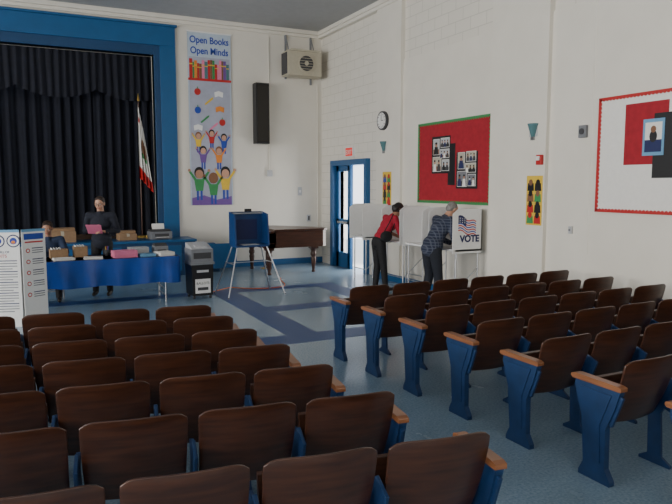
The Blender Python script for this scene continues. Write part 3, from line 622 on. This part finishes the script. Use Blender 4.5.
def person(name,loc,rz,J,cl,headargs,hands=(.5,.5),sleeve='long',voxel=.011,fem=False,bulk=1.,untuck=0.):
    root=bpy.data.objects.new(name,None);COL.objects.link(root);root.location=loc;root.rotation_euler=(0,0,rz);root.empty_display_size=.2
    top,bot,sh,sk=cl['top'],cl['bottom'],cl['shoe'],cl['skin'];k=(.92 if fem else 1.)*bulk
    hp=V(J['pelvis']);ch=V(J['chest']);nk=V(J['neck']);hd=V(J['head'])
    up=(ch-hp).normalized();sx=V((1,0,0));fw=up.cross(sx)*-1
    if fw.y<0: fw=-fw
    R=Matrix((sx,fw,up)).transposed()
    mid=(hp+ch)/2;nb=ch+up*.15
    P=[('e',hp+V((0,0,-.02)),(.162*k*(1.04 if fem else 1),.124*k,.13),None,bot),
       ('e',hp+up*.08,(.157*k,.116*k,.12),R,top),('e',mid+up*.02,(.150*k,.112*k,.16),R,top),('e',ch,(.172*k,.114*k,.16),R,top),('e',ch+up*.09,(.160*k,.092*k,.08),R,top),
       ('c',nb,nk,.060*k,.057*k,sk),('c',nk,hd+V((0,-.01,-.03)),.057*k,.056*k,sk),('c',nb-up*.03,nb+(nk-nb)*.30,.078*k,.066*k,top)]
    if fem: P+=[('e',ch+fw*.075+V((s*.07,0,0))-up*.01,(.062,.055,.06),R,top) for s in(-1,1)]
    if untuck>0: P+=[('e',hp+V((0,0,-.03)),(.176*k,.138*k,.10+untuck),None,top),('e',hp+up*.05,(.170*k,.135*k,.13),R,top)]
    for s in('L','R'):
        S=V(J['sh'+s]);Eb=V(J['el'+s]);Wr=V(J['wr'+s]);Hp=V(J['hip'+s]);Kn=V(J['kn'+s]);An=V(J['an'+s]);toe=J.get('toe'+s,(0,1,0))
        P+=[('c',ch+up*.10+(S-ch-up*.10)*.4,S,.072*k,.064*k,top),('c',S,Eb,.062*k,.050*k,top)]
        if sleeve=='long': P+=[('c',Eb,Wr,.050*k,.037*k,top),('c',Wr,Wr+(Wr-Eb).normalized()*.02,.028,.026,sk)]
        elif sleeve=='roll': P+=[('c',Eb,Eb.lerp(Wr,.25),.050*k,.048*k,top),('c',Eb,Wr,.041*k,.026*k,sk)]
        P+=[('c',Hp,Kn,.094*k,.066*k,bot),('c',Kn,Kn.lerp(An,.35),.066*k,.064*k,bot),('c',Kn.lerp(An,.35),An,.062*k,.052*k,bot)]
        t=V(toe).normalized();P+=[('c',An+V((0,0,-.035))-t*.03,An+V((0,0,-.045))+t*.06,.042,.040,sh),('c',An+V((0,0,-.045))+t*.06,An+V((0,0,-.052))+t*.15,.040,.032,sh)]
    remesh_prims('body',P,voxel,3,root)
    for s,h in zip(('L','R'),hands):
        Wr=V(J['wr'+s]);Eb=V(J['el'+s]);d=J.get('hd'+s,(Wr-Eb));n=J.get('pn'+s,(0,0,-1))
        sidev=V((1,0,0)) if s=='L' else V((-1,0,0))
        dd=V(d).normalized();nn=V(n);side=1 if dd.cross(nn).dot(sidev)>0 else -1
        hand('hand_'+s.lower(),Wr,d,n,side,h,sk,root)
    head(hd,parent=root,skin=sk,**headargs)
    return root
JW=dict(pelvis=(0,0,.95),chest=(0,.02,1.25),neck=(0,.02,1.46),head=(0,.05,1.585),shL=(-.195,.02,1.385),shR=(.195,.02,1.385),elL=(-.27,.0,1.12),elR=(.26,.02,1.12),wrL=(-.13,.24,1.12),wrR=(.06,.25,1.18),
 hipL=(-.09,0,.90),hipR=(.09,0,.90),knL=(-.10,.03,.49),knR=(.11,.02,.49),anL=(-.11,0,.09),anR=(.13,.0,.09),hdL=(.6,.5,.2),hdR=(-.3,.8,.3),pnL=(.3,.2,-.6),pnR=(-.6,.0,-.5))
p=person('poll_worker',(1.22,11.62,0),math.radians(160),JW,dict(top='sweater',bottom='blackp',shoe='shoe',skin='skin'),dict(pitch=.22,yaw=-.1,hair='hairbr',style='short',glasses=True),(.9,.7),untuck=.02)
b=B('pink_sheets');b.box(-.10,.13,.27,.50,1.165,1.170,'pink',(.7,.0,.1));b.box(-.09,.14,.26,.49,1.172,1.176,'pink',(.7,.0,.02));b.done(parent=p)
JM=dict(pelvis=(0,-.02,.93),chest=(0,.14,1.22),neck=(0,.28,1.41),head=(0,.36,1.51),shL=(-.195,.20,1.35),shR=(.195,.20,1.35),elL=(-.24,.22,1.06),elR=(.25,.23,1.06),wrL=(-.12,.42,.97),wrR=(.10,.44,.97),
 hipL=(-.10,-.02,.88),hipR=(.10,-.02,.88),knL=(-.11,.02,.48),knR=(.12,.03,.48),anL=(-.12,-.06,.09),anR=(.14,.04,.09),hdL=(.3,1,-.25),hdR=(-.15,1,-.25),pnL=(0,-.1,-1),pnR=(0,-.1,-1))
p=person('voter_man',(5.80,8.35,0),math.radians(-90),JM,dict(top='plaid',bottom='jeans',shoe='shoe',skin='skin'),dict(pitch=.7,yaw=0,hair='hairg',style='grey',glasses=False),(.5,.8),bulk=1.13,untuck=.03)
b=B('pen');b.cyl((.09,.53,.925),(.12,.47,1.04),.005,'black',n=8);b.done(parent=p)
JF=dict(pelvis=(0,-.04,.90),chest=(0,.14,1.19),neck=(0,.28,1.36),head=(0,.36,1.46),shL=(-.16,.20,1.31),shR=(.16,.20,1.31),elL=(-.20,.25,1.05),elR=(.21,.27,1.05),wrL=(-.10,.45,.96),wrR=(.09,.47,.96),
 hipL=(-.085,-.04,.86),hipR=(.085,-.04,.86),knL=(-.09,-.01,.47),knR=(.09,.01,.47),anL=(-.08,-.06,.09),anR=(.10,.05,.09),hdL=(.3,1,-.2),hdR=(-.15,1,-.2),pnL=(0,-.1,-1),pnR=(0,-.1,-1))
p=person('voter_woman',(5.74,9.88,0),math.radians(-90),JF,dict(top='redshirt',bottom='blackp',shoe='shoe',skin='skin2'),dict(pitch=.7,yaw=0,hair='hairb',style='bun'),(.5,.8),fem=True,sleeve='roll',bulk=1.05)
b=B('shoulder_bag');b.sph((.23,-.02,1.0),1,'blackp',16,10,sc=(.06,.12,.10));b.tube([(.23,-.10,1.03),(.20,.06,1.24),(.13,.18,1.385),(.18,.2,1.27),(.23,.07,1.04)],.009,'blackp',8);b.done(parent=p)
JS=dict(pelvis=(0,-.02,.52),chest=(0,.04,.84),neck=(0,.06,1.06),head=(0,.09,1.185),shL=(-.195,.05,.99),shR=(.195,.05,.99),elL=(-.27,.14,.78),elR=(.27,.14,.78),wrL=(-.14,.36,.81),wrR=(.14,.36,.81),
 hipL=(-.10,.02,.50),hipR=(.10,.02,.50),knL=(-.13,.42,.50),knR=(.13,.42,.50),anL=(-.13,.44,.09),anR=(.13,.44,.09),hdL=(.2,1,-.1),hdR=(-.2,1,-.1))
p=person('seated_poll_worker',(.38,11.74,0),math.radians(178),JS,dict(top='nshirt',bottom='blackp',shoe='shoe',skin='skin2'),dict(pitch=.35,yaw=-.2,hair='hairbr',style='short'),(.4,.4))
b=B('folding_chair',(.38,11.78,0),math.pi)
b.box(-.2,.2,-.2,.2,.36,.38,'grey');b.box(-.2,.2,-.25,-.235,.62,.82,'grey',(.1,0,0))
for s in(-1,1): b.cyl((s*.2,.2,0),(s*.2,-.24,.85),.012,'grey');b.cyl((s*.19,-.25,0),(s*.19,.15,.38),.012,'grey')
b.cyl((-.2,.15,.12),(.2,.15,.12),.01,'grey');b.cyl((-.19,-.2,.1),(.19,-.2,.1),.01,'grey');b.done(.004)
# ------------------------------------------------------------------ lights
def area(name,loc,rot,sx,sy,e,col=(1,1,1)):
    l=bpy.data.lights.new(name,'AREA');l.shape='RECTANGLE';l.size=sx;l.size_y=sy;l.energy=e;l.color=col
    o=bpy.data.objects.new(name,l);COL.objects.link(o);o.location=loc;o.rotation_euler=rot
for i,w in enumerate(wins):
    area('window_daylight',(XL-.3,(w[0]+w[1])/2,(z0+z1)/2),(math.radians(90),0,math.radians(-90)),w[1]-w[0],z1-z0,[520,580,600,360][i],(1,.955,.885))
area('rear_fill_light',(0,YB+.1,3.2),(math.radians(80),0,0),8,2.6,220,(1,.955,.885))  # added fill lamp behind the camera; the rear wall has no window
area('doorway_daylight',(W+.9,12.7,1.3),(math.radians(90),0,math.radians(90)),1.6,2.2,110,(1,.98,.94))
w=bpy.data.worlds.new('sky');bpy.context.scene.world=w;w.use_nodes=True;bg=w.node_tree.nodes['Background'];bg.inputs[0].default_value=(.85,.9,1,1);bg.inputs[1].default_value=3.0
# ------------------------------------------------------------------ camera
f=640.;th=math.atan(67/f);psi=math.atan(316*math.cos(th)/f)
cd=bpy.data.cameras.new('camera');co=bpy.data.objects.new('camera',cd);COL.objects.link(co)
cd.sensor_width=36;cd.lens=f/672*36;co.location=(0,0,1.9);co.rotation_euler=(math.pi/2-th,0,-psi);bpy.context.scene.camera=co
